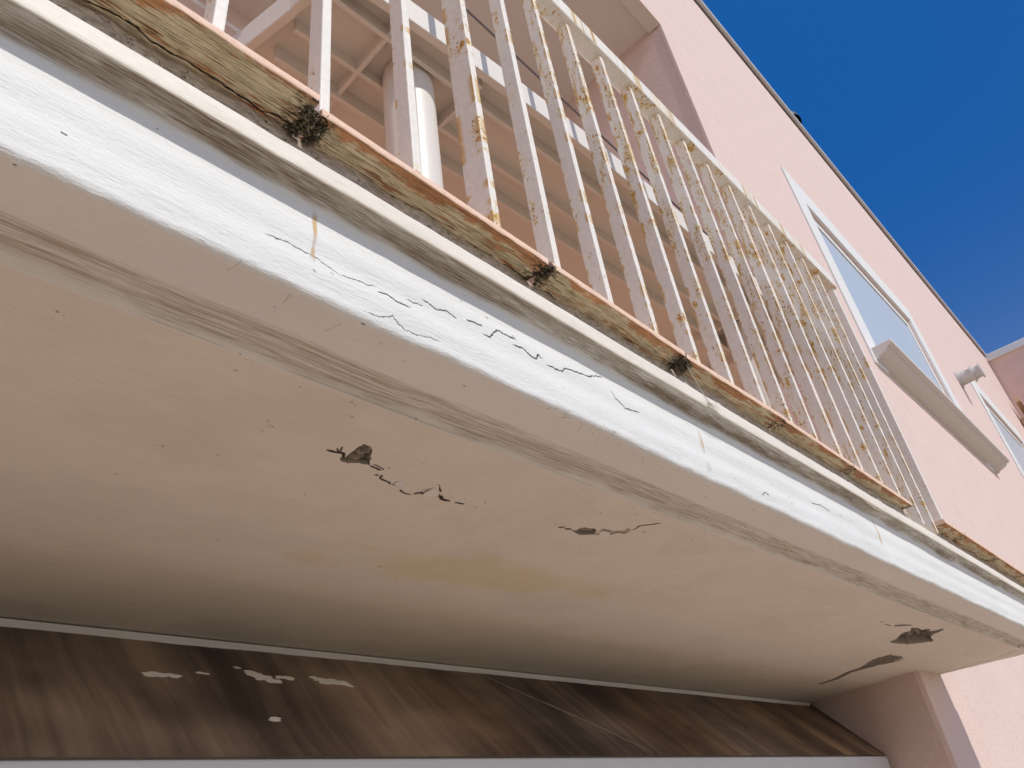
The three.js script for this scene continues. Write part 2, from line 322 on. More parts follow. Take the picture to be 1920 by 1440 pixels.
// cream drip trim along the top of the face
{
  const n = 420, pr = [[1.0, 1.286], [0.9475, 1.286], [0.9435, 1.288], [0.9415, 1.292], [0.941, 1.30], [0.941, 1.318], [0.9415, 1.336], [0.9435, 1.343], [0.949, 1.347], [1.02, 1.350]];
  const L = new Layer(1024, 128).fill((i, j) => { const a = fbm(i / 20, j / 4, 4), b = fbm(i / 120, j / 30 + 4, 3); const s = (a - 0.5) * 14 + (b - 0.5) * 16; return [235 + s, 226 + s, 211 + s * 1.2, 120 + (a - 0.5) * 90]; });
  const t = L.textures();
  const g = gridGeo(pr.length - 1, n, (i, j) => {
    const x = mix(-2, XE, j / n), brk = Math.exp(-(((x - 2.27) / 0.07) ** 2));
    let [z, y] = pr[i];
    if (i > 0 && i < pr.length - 1) { z += wob(x, 20, 1.2) * 0.006 + wob(x, 21, 14) * 0.003; y += wob(x, 22, 2) * 0.008; if (i < 5) { y += brk * (0.012 + wob(x, 23, 60) * 0.03); z += brk * 0.006; } }
    return [x, y, z];
  }, (i, j) => [j / n * 9, i / 9]);
  part('drip_trim', g, std({ ...t, bumpScale: 0.0012, roughness: 0.6 }), balcony);
}
// mortar bed between trim and coping
{
  const n = 900, m = 8;
  const L = new Layer(2048, 256).fill((i, j) => { const a = fbm(i / 16, j / 16, 5), b = fbm(i / 70 + 3, j / 50, 3), c = Math.abs(fbm(i / 26 + 9, j / 20, 3) - 0.5); const crk = (1 - sstep(0.004, 0.016, c)) * sstep(0.45, 0.6, b); const s = (a - 0.5) * 70 + (b - 0.5) * 40; return [mix(186 + s, 70, crk), mix(172 + s, 60, crk), mix(156 + s, 52, crk), mix(150 + (a - 0.5) * 120, 40, crk)]; });
  const t = L.textures();
  const g = gridGeo(m, n, (i, j) => { const x = mix(-2, XE, j / n), y = mix(1.347, 1.497, i / m); return [x, y, 1.008 + 0.012 * i / m + wob(x, 31, 8) * 0.03 + (fbm(x * 40, y * 60, 3) - 0.5) * 0.010]; }, (i, j) => [j / n * 5, i / m]);
  part('mortar_bed', g, std({ ...t, bumpScale: 0.006, roughness: 0.95 }), balcony);
  part('mortar_core', box(-2, XE, 1.352, 1.482, 1.05, 1.2), M.plaster, balcony);
}
// coping tiles, each with its own weathering
{
  const CW = 1024, CH = 256, COLS = 2, RW = 6;
  const L = new Layer(CW * COLS, CH * RW);
  L.fill((i, j) => {
    const c = Math.floor(i / CW), r = Math.floor(j / CH), k = r * COLS + c, x = (i % CW) / CW, s = (j % CH) / CH;   // s: 0 front face .. 1 deep under the tile
    const o = k * 31.7;
    const st = fbm(x * 6 + o, s * 90 + (fbm(x * 3 + o, s * 6, 2) - 0.5) * 12, 4), st2 = fbm(x * 12 + o, s * 150, 3), a = fbm(x * 40 + o, s * 14, 4), b = fbm(x * 5 + o, s * 4 + 2, 3), gr = noise(i / 2, j / 2);
    let R = 206 + (b - 0.5) * 50 + (st - 0.5) * 40, G = 152 + (b - 0.5) * 46 + (st - 0.5) * 34, B = 112 + (b - 0.5) * 40 + (st - 0.5) * 30, h = 130 + (a - 0.5) * 60 + (gr - 0.5) * 20;
    if (s < 0.20) { R = 238 + (a - 0.5) * 22; G = 204 + (a - 0.5) * 26; B = 180 + (a - 0.5) * 30; return [R, G, B, 128 + (a - 0.5) * 40]; }
    // cream limewash left under the tile, worn off towards the front in a ragged line
    const edge = 0.29 + (fbm(x * 7 + o, 4, 4) - 0.5) * 0.5 + (fbm(x * 60 + o, s * 40, 3) - 0.5) * 0.12;
    let cream = sstep(edge - 0.05, edge + 0.05, s) * (1 - sstep(0.60, 0.72, fbm(x * 9 + o + 3, s * 16, 4)) * 0.9);
    R = mix(R, 234 + (st - 0.5) * 46 + (b - 0.5) * 24, cream); G = mix(G, 222 + (st - 0.5) * 50 + (b - 0.5) * 26, cream); B = mix(B, 192 + (st - 0.5) * 56 + (b - 0.5) * 30, cream); h += cream * 40;
    // drawn-out furrows of the clay
    const fur = sstep(0.60, 0.72, st2) * 0.55 + sstep(0.64, 0.70, st) * 0.4; R = mix(R, 122, fur); G = mix(G, 96, fur); B = mix(B, 62, fur); h -= fur * 90;
    // bare red chips
    const chip = sstep(0.70, 0.74, fbm(x * 8 + o + 20, s * 34 + 5, 3)) * sstep(0.45, 0.6, s); R = mix(R, 150, chip); G = mix(G, 74, chip); B = mix(B, 42, chip); h -= chip * 40;
    // splits along the bed
    const cr = Math.abs(s - 0.80 - (fbm(x * 11 + o, 1, 4) - 0.5) * 0.26), ck = 1 - sstep(0.004, 0.02, cr + (noise(x * 90, k) - 0.5) * 0.012); R = mix(R, 52, ck); G = mix(G, 40, ck); B = mix(B, 30, ck); h = mix(h, 10, ck);
    const grey = sstep(0.0, 0.06, s - 0.82 - (fbm(x * 11 + o, 1, 4) - 0.5) * 0.26); R = mix(R, 150 + (a - 0.5) * 90, grey * 0.8); G = mix(G, 136 + (a - 0.5) * 90, grey * 0.8); B = mix(B, 120 + (a - 0.5) * 90, grey * 0.8);
    // black lichen at the ends
    const e = Math.min(x, 1 - x), li = (1 - sstep(0.0, 0.10, e)) * sstep(0.46, 0.60, fbm(x * 70 + o, s * 24, 3) + (1 - sstep(0, 0.04, e)) * 0.12); R = mix(R, 58, li * 0.85); G = mix(G, 52, li * 0.85); B = mix(B, 38, li * 0.85); h += li * 40;
    return [R, G, B, h];
  });
  const mat = std({ ...L.textures(), bumpScale: 0.004, roughness: 0.85 });
  // [x0, x1, front depth at x0, at x1, lift]
  const T = [[-2.0, -1.04, 0.92, 0.92, 0], [-1.03, -0.235, 0.919, 0.917, 0], [-0.225, 0.575, 0.915, 0.906, 0.002], [0.60, 1.395, 0.930, 0.934, 0], [1.42, 2.175, 0.936, 0.944, 0.001], [2.19, 2.985, 0.947, 0.941, 0], [2.995, 3.785, 0.944, 0.951, 0.0], [3.795, 4.69, 0.951, 0.958, 0.001], [5.22, 5.65, 0.930, 0.928, 0.0], [5.665, 6.50, 0.928, 0.928, 0.001], [6.515, 7.30, 0.93, 0.93, 0], [7.31, XE, 0.93, 0.93, 0]];
  T.forEach(([x0, x1, za, zb, up], k) => {
    const yb = 1.493 + up, th = 0.029, nx = 40, p = [[0.22, th], [0.01, th], [0.003, th - 0.002], [0.0, th - 0.006], [0.0, 0.006], [0.0015, 0.002], [0.005, 0], [0.04, -0.001], [0.07, 0.001], [0.11, 0], [0.22, 0.0]];
    const sv = [0, 0.01, 0.03, 0.06, 0.17, 0.19, 0.22, 0.42, 0.65, 0.92, 0.99];
    const col = k % COLS, row = Math.floor(k / COLS) % RW;
    const len = (x1 - x0);
    const g = gridGeo(p.length - 1, nx, (i, j) => {
      const f = j / nx, x = mix(x0, x1, f) + (j === 0 ? wob(i * 0.7, k, 3) * 0.02 : j === nx ? wob(i * 0.7, k + 9, 3) * 0.02 : 0), z0 = mix(za, zb, f);
      const rough = i >= 5 && i < 10 ? (fbm(x * 18, p[i][0] * 60 + k, 3) - 0.5) * 0.008 : 0, arris = (i === 4 || i === 5) ? wob(x, 41 + k, 30) * 0.004 : 0;
      return [x, yb + p[i][1] + rough + arris, z0 + p[i][0]];
    }, (i, j) => [(col + 0.004 + 0.992 * (len / 0.8 > 1 ? 1 : 1) * j / nx) / COLS, (row + 0.006 + 0.988 * sv[i]) / RW]);
    // end caps
    const cap = (x, f, flip) => { const P = [], U = [], I = []; const z0 = mix(za, zb, f); p.forEach(q => { P.push(x, yb + q[1], -(z0 + q[0])); U.push((col + 0.5 + q[0]) / COLS, (row + 0.1) / RW); }); for (let q = 1; q < p.length - 1; q++) flip ? I.push(0, q + 1, q) : I.push(0, q, q + 1); const c = new THREE.BufferGeometry(); c.setAttribute('position', new THREE.Float32BufferAttribute(P, 3)); c.setAttribute('uv', new THREE.Float32BufferAttribute(U, 2)); c.setIndex(I); c.computeVertexNormals(); return c; };
    part('coping_tile', join([g, cap(x0, 0, false), cap(x1, 1, true)]), mat, balcony);
  });
}
// soffit with spalled holes
const SPALL = {
  a: [[1.074, 1.534], [1.087, 1.526], [1.081, 1.469], [1.082, 1.441], [1.106, 1.438], [1.124, 1.453], [1.14, 1.482], [1.151, 1.491], [1.157, 1.509], [1.175, 1.529], [1.138, 1.534], [1.112, 1.553], [1.084, 1.549]],
  b: [[1.298, 1.593], [1.307, 1.581], [1.324, 1.577], [1.344, 1.593], [1.348, 1.607], [1.332, 1.594], [1.313, 1.593]],
  c: [[1.397, 1.618], [1.401, 1.594], [1.411, 1.582], [1.435, 1.591], [1.461, 1.575], [1.472, 1.586], [1.449, 1.602], [1.416, 1.599]],
  d: [[1.412, 1.516], [1.429, 1.516], [1.466, 1.548], [1.464, 1.555], [1.438, 1.529]],
  e: [[2.089, 1.542], [2.117, 1.536], [2.109, 1.512], [2.126, 1.496], [2.172, 1.486], [2.195, 1.497], [2.208, 1.519], [2.23, 1.502], [2.241, 1.51], [2.167, 1.556], [2.123, 1.55]],
  f: [[2.192, 1.48], [2.201, 1.466], [2.217, 1.463], [2.244, 1.465], [2.262, 1.445], [2.286, 1.442], [2.283, 1.414], [2.308, 1.424], [2.322, 1.456], [2.288, 1.465], [2.272, 1.495], [2.253, 1.498]],
  g: [[5.822, 1.701], [5.774, 1.634], [5.65, 1.55], [5.648, 1.493], [5.555, 1.466], [5.624, 1.438], [5.727, 1.449], [5.783, 1.404], [5.853, 1.434], [5.884, 1.353], [5.936, 1.367], [6.005, 1.458], [6.074, 1.492], [6.267, 1.545], [6.17, 1.628], [6.117, 1.678], [5.973, 1.705]],
  h: [[5.329, 1.495], [5.37, 1.46], [5.465, 1.427], [5.494, 1.437], [5.375, 1.504]],
};
const SY = 1.0185;
{
  const r = rng(91);
  const rough = (poly, amp) => { const out = []; poly.forEach((p, i) => { const q = poly[(i + 1) % poly.length]; out.push(p); for (const f of [0.33, 0.67]) out.push([mix(p[0], q[0], f) + (r() - 0.5) * amp, mix(p[1], q[1], f) + (r() - 0.5) * amp]); }); return out; };
  const holes = {}; for (const k in SPALL) holes[k] = rough(SPALL[k], k === 'g' ? 0.022 : 0.006);
  const XA = -0.02, XH = 4.06, ZA = 1.22, ZW = 2.2;
  const W = 2048, RH = 1024;
  const L = new Layer(W, RH * 2), px = (x, z) => { const k = x < XA + XH ? 0 : 1; return [(x - XA - k * XH) / XH * W, k * RH + (z - ZA) / ZW * RH]; };
  L.fill((i, j) => {
    const k = Math.floor(j / RH), x = XA + (k + i / W) * XH, z = ZA + (j % RH) / RH * ZW;
    const a = fbm(x * 6, z * 6, 5), b = fbm(x * 1.3 + 8, z * 1.6, 3), br = fbm(x * 14 + z * 5, z * 90, 3), g = noise(x * 500, z * 480);
    const s = (a - 0.5) * 7 + (b - 0.5) * 3 + (br - 0.5) * 6 + (g - 0.5) * 6; let R = 229 + s, G = 222 + s, B = 211 + s;
    // grey smudges and a yellow water stain, each with a ragged outline
    const sm = sstep(0.52, 0.68, fbm(x * 2.6 + 31, z * 4.2 + 3, 5)) * 0.07; R = mix(R, 168, sm); G = mix(G, 158, sm); B = mix(B, 142, sm);
    const dx = (x - 2.15) / 0.85, dz = (z - 2.04 + (x - 2.15) * 0.13) / 0.17, ys = 1 - sstep(0.35, 1.15, Math.hypot(dx, dz) + (fbm(x * 5, z * 9 + 2, 4) - 0.5) * 1.1); R = mix(R, 214, ys * 0.36); G = mix(G, 194, ys * 0.36); B = mix(B, 140, ys * 0.36);
    return [R, G, B, 128 + (br - 0.5) * 60 + (a - 0.5) * 60 + (g - 0.5) * 22];
  });
  const ln = (pts, w, col = [58, 46, 38]) => L.stroke(pts.map(p => px(...p)), w, col, 5, r, 0.8);
  ln([[1.018, 1.519], [1.045, 1.513], [1.069, 1.51], [1.083, 1.528]], 2.4); ln([[1.036, 1.495], [1.057, 1.517], [1.044, 1.481]], 1.2); ln([[1.175, 1.529], [1.219, 1.537]], 1.7); ln([[1.175, 1.516], [1.226, 1.529]], 1);
  ln([[1.217, 1.568], [1.227, 1.566]], 2); ln([[1.236, 1.557], [1.247, 1.577], [1.279, 1.584], [1.298, 1.593]], 1.7); ln([[1.344, 1.607], [1.36, 1.617], [1.397, 1.618]], 1.6); ln([[1.463, 1.576], [1.482, 1.576], [1.5, 1.592], [1.535, 1.589]], 3); ln([[1.556, 1.586], [1.591, 1.582]], 2);
  ln([[2.032, 1.548], [2.048, 1.536]], 2.6); ln([[2.063, 1.543], [2.092, 1.538]], 2.6); ln([[2.312, 1.422], [2.317, 1.405], [2.307, 1.377], [2.327, 1.356], [2.367, 1.32]], 2); ln([[2.21, 1.52], [2.24, 1.505], [2.255, 1.498]], 1.6);
  ln([[5.215, 1.514], [5.32, 1.507]], 1.6); ln([[5.10, 1.50], [5.14, 1.49]], 1.2);
  // grey mortar smear by the far end
  const P5 = [[6.814, 2.687], [6.755, 2.481], [6.588, 2.339], [6.554, 2.187], [6.455, 2.071], [6.332, 1.959], [6.351, 1.884], [6.594, 1.856], [6.736, 1.957], [6.641, 2.075], [6.694, 2.363], [6.848, 2.52]];
  { const path = [[6.85, 2.69, 8], [6.80, 2.52, 14], [6.64, 2.34, 16], [6.61, 2.19, 28], [6.54, 2.06, 60], [6.52, 1.97, 90], [6.47, 1.90, 55]]; for (let i = 1; i < path.length; i++) for (let k = 0; k < 420; k++) { const f = k / 420, x = mix(path[i - 1][0], path[i][0], f), z = mix(path[i - 1][1], path[i][1], f), w = mix(path[i - 1][2], path[i][2], f); const [p, q] = px(x, z); const o = (r() - 0.5) * w * 2.2; const c = 118 + (r() - 0.5) * 30; L.dab(p + o, q + (r() - 0.5) * w * 0.5, 3 + r() * 4, [c, c * 0.93, c * 0.84], 95, 0.7); } }
  for (let k = 0; k < 260; k++) { const x = XA + r() * 8, z = ZA + r() * r() * 2, [p, q] = px(x, z); const n = r() < 0.7 ? 1 : 4; for (let m = 0; m < n; m++) L.dab(p + (r() - 0.5) * 9, q + (r() - 0.5) * 5, 0.5 + r() * r() * 2.0, [142, 122, 104], 80, 0.5); }
  const mat = std({ ...L.textures(), bumpScale: 0.0022, roughness: 0.9 });
  const geos = [];
  const sheet = (poly, keys, k) => {
    const s = new THREE.Shape(poly.map(p => new THREE.Vector2(...p)));
    for (const q of keys) s.holes.push(new THREE.Path(holes[q].map(p => new THREE.Vector2(...p))));
    const g = new THREE.ShapeGeometry(s), P = g.attributes.position, U = g.attributes.uv;
    for (let i = 0; i < P.count; i++) { const x = P.getX(i), z = P.getY(i); P.setXYZ(i, x, SY, -z); U.setXY(i, (x - XA - k * XH) / XH, (k * RH + (z - ZA) / ZW * RH) / (2 * RH)); }
    const I = g.index.array; g.setIndex(Array.from(I)); g.computeVertexNormals();
    if (g.attributes.normal.getY(0) > 0) { const a = Array.from(I); for (let i = 0; i < a.length; i += 3) [a[i + 1], a[i + 2]] = [a[i + 2], a[i + 1]]; g.setIndex(a); g.computeVertexNormals(); }
    geos.push(g);
  };
  const XM = XA + XH;
  sheet([[XA, 1.26], [XM, 1.26], [XM, 3.3], [XA, 3.3]], ['a', 'b', 'c', 'd', 'e', 'f'], 0);
  sheet([[XM, 1.26], [7.58, 1.26], [7.83, 1.566], [7.94, 2.03], [8.0, 2.2], [8.0, 3.3], [XM, 3.3]], ['g', 'h'], 1);
  part('soffit', join(geos), mat, balcony);
  part('soffit', box(-9, XA - 0.001, SY, SY + 0.03, 1.26, 3.3), M.plaster, balcony);
  // end band with its own groove
  const eb = gridGeo(8, 60, (i, j) => { const f = j / 60, z = mix(1.24, 2.03, f), xi = f < 0.41 ? mix(7.56, 7.83, f / 0.41) : mix(7.83, 7.945, (f - 0.41) / 0.59), x1 = XE; const q = i / 8; const bump = i === 1 || i === 2 ? 0.035 * (0.6 + wob(z, 61, 9)) : 0; return [mix(xi, x1, q) + (i === 8 ? wob(z, 62, 12) * 0.03 : 0), SY + bump, z]; }, (i, j) => [0.2 + i * 0.01, 0.2 + j * 0.003]);
  part('end_band', eb, mat, balcony);
  // raw concrete inside the spalls
  const cm = std({ vertexColors: true, roughness: 1 });
  for (const k in holes) {
    const H = holes[k], n = H.length; let cx = 0, cz = 0; H.forEach(p => { cx += p[0] / n; cz += p[1] / n; });
    const big = k === 'g' ? 0.10 : k === 'a' ? 0.030 : k === 'e' ? 0.022 : k === 'f' ? 0.006 : 0.014, R = 7;
    const P = [], C = [], I = [];
    for (let j = 0; j <= R; j++) for (let i = 0; i < n; i++) {
      const f = 1 - Math.max(0, j - 1) / (R - 1), x = cx + (H[i][0] - cx) * f, z = cz + (H[i][1] - cz) * f;
      const nz = fbm(x * (k === 'g' ? 34 : 90), z * (k === 'g' ? 34 : 90), 4);
      P.push(x, SY + (j === 0 ? 0 : big * (0.2 + 1.4 * nz * nz * 1.3)), -z);
      const q = (0.10 + 0.42 * fbm(x * 90 + 4, z * 90, 3)) * (k === 'f' ? 1.8 : 1); if (j === 0) C.push(0.5, 0.45, 0.4); else C.push(q, q * 0.9, q * 0.78);
    }
    for (let j = 0; j < R; j++) for (let i = 0; i < n; i++) { const a = j * n + i, b = j * n + (i + 1) % n; I.push(a, b, b + n, a, b + n, a + n); }
    const g = new THREE.BufferGeometry(); g.setAttribute('position', new THREE.Float32BufferAttribute(P, 3)); g.setAttribute('color', new THREE.Float32BufferAttribute(C, 3)); g.setIndex(I); const g2 = g.toNonIndexed(); g2.computeVertexNormals();
    part('spalled_hole', g2, cm, balcony).userData.label = 'hole in the soffit where plaster fell away and rough concrete shows';
  }
  // paint flakes curling off beside the holes
  const flake = (pts, lift) => { const H = pts, n = H.length, P = [], I = []; H.forEach((p, i) => P.push(p[0], SY - 0.0015 - lift[i], -p[1])); H.forEach((p, i) => P.push(p[0], SY + 0.0012 - lift[i], -p[1])); for (let i = 1; i < n - 1; i++) { I.push(0, i, i + 1, n, n + i + 1, n + i); } for (let i = 0; i < n; i++) { const j = (i + 1) % n; I.push(i, j, n + j, i, n + j, n + i); } const g = new THREE.BufferGeometry(); g.setAttribute('position', new THREE.Float32BufferAttribute(P, 3)); g.setIndex(I); const q = g.toNonIndexed(); q.computeVertexNormals(); q.setAttribute('uv', new THREE.BufferAttribute(new Float32Array(q.attributes.position.count * 2), 2)); part('paint_flake', q, M.plaster, balcony); };
  flake([[1.412, 1.580], [1.425, 1.540], [1.455, 1.552], [1.470, 1.570], [1.45, 1.585], [1.43, 1.588]], [0.012, 0.001, 0.001, 0.004, 0.012, 0.014]);
  flake([[1.30, 1.58], [1.305, 1.56], [1.335, 1.565], [1.34, 1.588], [1.322, 1.578]], [0.005, 0, 0, 0.008, 0.008]);
  flake([[2.205, 1.50], [2.212, 1.482], [2.25, 1.478], [2.262, 1.492], [2.24, 1.503]], [0.006, 0.001, 0.001, 0.006, 0.008]);
}
// plaster bead where the soffit meets the sloped panel
{
  const n = 320;
  const g = gridGeo(8, n, (i, j) => { const x = mix(-2, 7.75, j / n), a = i / 8 * Math.PI, r = 0.032 + wob(x, 71, 2) * 0.02 + Math.max(0, wob(x, 72, 6)) * 0.05; return [x, 1.012 - Math.sin(a) * r * 1.3, 3.235 - Math.cos(a) * 0.03]; });
  part('plaster_bead', g, M.plaster, balcony);
}

// ---------------------------------------------------------------- sloped wood-grain panel
{
  const pn = thing('sloped_panel', 'dark brown wood-grain sloped panel with pale paint chips under the balcony', 'panel', [4, 0.40, 2.62]);
  const A = [1.0, 3.25], B = [0.425, 2.62], X0 = 0, X1 = 8.1;
  const W = 2048, H = 512, L = new Layer(W, H).fill((i, j) => {
    const x = X0 + i / W * (X1 - X0), v = j / H;
    const xs = x + (fbm(x * 0.8, v * 0.8, 2) - 0.5) * 0.14;
    const a = fbm(xs * 3.2, v * 0.5 + 3, 4), b = fbm(xs * 26, v * 1.1, 4), c = noise(xs * 150, v * 5), e = fbm(xs * 1.1 + 40, v * 0.4, 2), pat = fbm(x * 2.2, v * 3 + 9, 3);
    const t = clamp(0.48 + (a - 0.5) * 1.3 + (b - 0.5) * 0.5 + (pat - 0.5) * 0.8), w = clamp(0.5 + (e - 0.5) * 2.2);
    let R = mix(58, 158, t), G = mix(47, 137, t), B2 = mix(39, mix(119, 101, w), t); R += w * 8;
    R += (c - 0.5) * 12; G += (c - 0.5) * 11; B2 += (c - 0.5) * 10;
    return [R, G, B2, 128 + (b - 0.5) * 90 + (c - 0.5) * 30];
  });
  const r = rng(8);
  const chip = (x, v, lx, lv, n) => { for (let k = 0; k < n; k++) { const px = (x + (r() - 0.5) * lx - X0) / (X1 - X0) * W, py = (v + (r() - 0.5) * lv) * H; L.dab(px, py, 2 + r() * 4.5, [244, 236, 222], 190, 0.98); } };
  chip(1.288, 0.615, 0.13, 0.03, 34); chip(1.463, 0.663, 0.03, 0.015, 4); chip(1.636, 0.744, 0.02, 0.015, 3); chip(1.70, 0.69, 0.05, 0.05, 26); chip(1.735, 0.66, 0.07, 0.05, 34); chip(1.78, 0.63, 0.05, 0.03, 16); chip(1.84, 0.675, 0.08, 0.03, 20); chip(2.02, 0.69, 0.05, 0.06, 20); chip(2.09, 0.67, 0.14, 0.045, 70); chip(2.15, 0.65, 0.06, 0.03, 16); chip(1.664, 0.284, 0.02, 0.03, 8);
  L.stroke([[3.2, 0.98], [3.35, 0.78], [3.59, 0.53], [3.8, 0.3], [4.0, 0.03]].map(p => [(p[0] - X0) / (X1 - X0) * W, p[1] * H]), 2.6, [168, 152, 134], 200, r, 0.3);
  const t = L.textures();
  const g = gridGeo(60, 6, (i, j) => [mix(X0, 7.93 - 0.12 * (1 - j / 6), i / 60), mix(B[0], A[0], j / 6) + 0.02, mix(B[1], A[1], j / 6) + 0.002], (i, j) => [mix(0, (7.93 - 0.12 * (1 - j / 6)) / (X1 - X0), i / 60), j / 6]);
  part('board', g, std({ ...t, bumpScale: 0.002, roughness: 0.62 }), pn);
  part('board', box(-9, -0.001, 0.40, 1.0, 2.9, 3.2), std({ color: lin(0.09, 0.07, 0.055) }), pn);
  part('backing', join([box(0, 7.8, 0.28, 0.9, 3.16, 3.3), box(0, 7.5, 0.28, 0.5, 2.74, 3.16)]), M.plaster, pn);
  part('trim_strip', box(-9, 7.52, 0.275, 0.432, 2.585, 2.64, 0.012), std({ color: lin(0.66, 0.67, 0.68), roughness: 0.5 }), pn);
}

// ---------------------------------------------------------------- railing
{
  const rail = thing('balcony_railing', 'white painted iron railing of flat upright bars spotted with rust', 'railing', [2.8, 1.49, 0.98]);
  const NV = 12, CW = 96, H = 2048, L = new Layer(CW * NV, H);
  L.fill((i, j) => {
    const k = Math.floor(i / CW), u = (i % CW) / CW, v = j / H, o = k * 19.3;      // u: 0 back edge .. 1 front edge, v: up the bar
    const amt = [-0.06, -0.03, 0.0, 0.01, 0.025, 0.03, 0.045, 0.04, 0.05, 0.035, 0.055, 0.045][k];
    const a = fbm(u * 7 + o, v * 120, 4), b = fbm(u * 1.5 + o, v * 14 + o, 3), c = fbm(u * 4 + o + 7, v * 74, 4), g = noise(i / 2.5, j / 2.5);
    let R = 239 + (a - 0.5) * 16, G = 233 + (a - 0.5) * 16, B = 222 + (a - 0.5) * 16, h = 130 + (a - 0.5) * 60 + (g - 0.5) * 14;
    const e = Math.min(u, 1 - u), wv = fbm(o + 3 + (u > 0.5 ? 40 : 0), v * 40, 5), edge = (1 - sstep(0.0, 0.06 + 0.26 * sstep(0.46, 0.72, wv), e)) * sstep(0.60 - amt * 2.6, 0.70 - amt * 2.6, wv);
    const rv = fbm(u * 12 + o, v * 190 + 5, 3), q = edge * 0.7; R = mix(R, mix(164, 226, rv), q); G = mix(G, mix(104, 172, rv), q); B = mix(B, mix(30, 74, rv), q); h += q * 40 * (rv - 0.3);
    return [R, G, B, h];
  });
  { // rust: clusters of round spots, ochre stains round darker pits
    const r = rng(404), gs = () => (r() + r() + r() - 1.5) * 1.2;
    for (let k = 0; k < NV; k++) {
      const amt = [0.15, 0.4, 0.8, 1.0, 1.3, 1.5, 2.0, 1.8, 2.2, 1.6, 2.4, 2.0][k], put = (x, y, rad, c, d, al) => { if (x > rad * 0.4 && x < CW - rad * 0.4 && y > 2 && y < H - 2) { const lo = k * CW + 1, hi = (k + 1) * CW - 2; const X = clamp(k * CW + x, lo + rad, hi - rad); L.dab(X, y, rad, c, d, al); } };
      for (let c = 0; c < amt * 18; c++) {
        const cx = r() * CW, cy = (r() < 0.6 ? 0.45 + 0.55 * r() : r()) * H, n = 4 + r() * r() * 40, sx = 8 + r() * 16, sy = 14 + r() * 70;
        for (let q = 0; q < n; q++) put(cx + gs() * sx, cy + gs() * sy, 3 + r() * 7, [222, 186, 106], 130, 0.12 + 0.18 * r());
        for (let q = 0; q < n * 1.3; q++) { const t = r(); put(cx + gs() * sx * 0.8, cy + gs() * sy * 0.85, 0.8 + r() * r() * 6.0, [mix(150, 214, t), mix(98, 160, t), mix(28, 62, t)], 90 + 110 * r(), 0.55 + 0.4 * r()); }
      }
      for (let q = 0; q < 40 + amt * 40; q++) put(r() * CW, r() * H, 0.6 + r() * r() * 1.8, r() < 0.5 ? [150, 128, 104] : [172, 128, 66], 100, 0.7);
    }
  }
  const mat = std({ ...L.textures(), bumpScale: 0.0012, roughness: 0.55 });
  const bar = (x1, th, zf, zb, y0, y1, v) => {          // x1: right edge
    const g = new RoundedBoxGeometry(th, y1 - y0, zb - zf, 2, 0.004); g.translate(x1 - th / 2, (y0 + y1) / 2, -(zf + zb) / 2);
    const p = g.attributes.position, U = g.attributes.uv; for (let i = 0; i < p.count; i++) { const z = -p.getZ(i), nz = Math.abs(g.attributes.normal.getZ(i)); let u = clamp((zb - z) / (zb - zf), 0.02, 0.98); if (nz > 0.7) { const q = (x1 - p.getX(i)) / th; u = g.attributes.normal.getZ(i) > 0 ? 0.98 - 0.30 * q : 0.02 + 0.30 * q; } U.setXY(i, (v + u) / NV, (p.getY(i) - 1.40) / 2.25); }
    return g;
  };
  const xs = [-0.45, -0.18, 0.088, 0.355, 0.622, 0.905, 1.195, 1.46, 1.73]; for (let k = 0; k < 12; k++) xs.push(2.0 + k * 0.2672);
  const vs = [0, 0, 0, 0, 0, 2, 3, 1, 4, 6, 7, 8, 5, 9, 10, 6, 11, 7, 8, 10, 9];
  const r = rng(33);
  xs.forEach((x, k) => { const j = (r() - 0.5) * 0.006; part('baluster', bar(x * 1.03, 0.029, 0.962 + j, (k === 6 ? 1.060 : 1.024) + j, x > 4.5 ? 1.405 : 1.518, 3.556, vs[k]), mat, rail); });
  part('end_post', bar(5.392, 0.035, 0.962, 1.075, 1.518, 3.60, 1), mat, rail);
  const g = new RoundedBoxGeometry(9.3, 0.139, 0.098, 3, 0.016); g.translate(5.407 - 4.65, 3.556 + 0.0695, -0.986);
  const p = g.attributes.position, U = g.attributes.uv, N = g.attributes.normal; for (let i = 0; i < p.count; i++) U.setXY(i, (5 + clamp(0.1 + (p.getZ(i) + 1.04) * 6, 0.1, 0.9)) / NV, p.getX(i) * 0.55 + (N.getY(i) < -0.5 ? 0 : 0.31));
  part('top_rail', g, mat, rail);
}

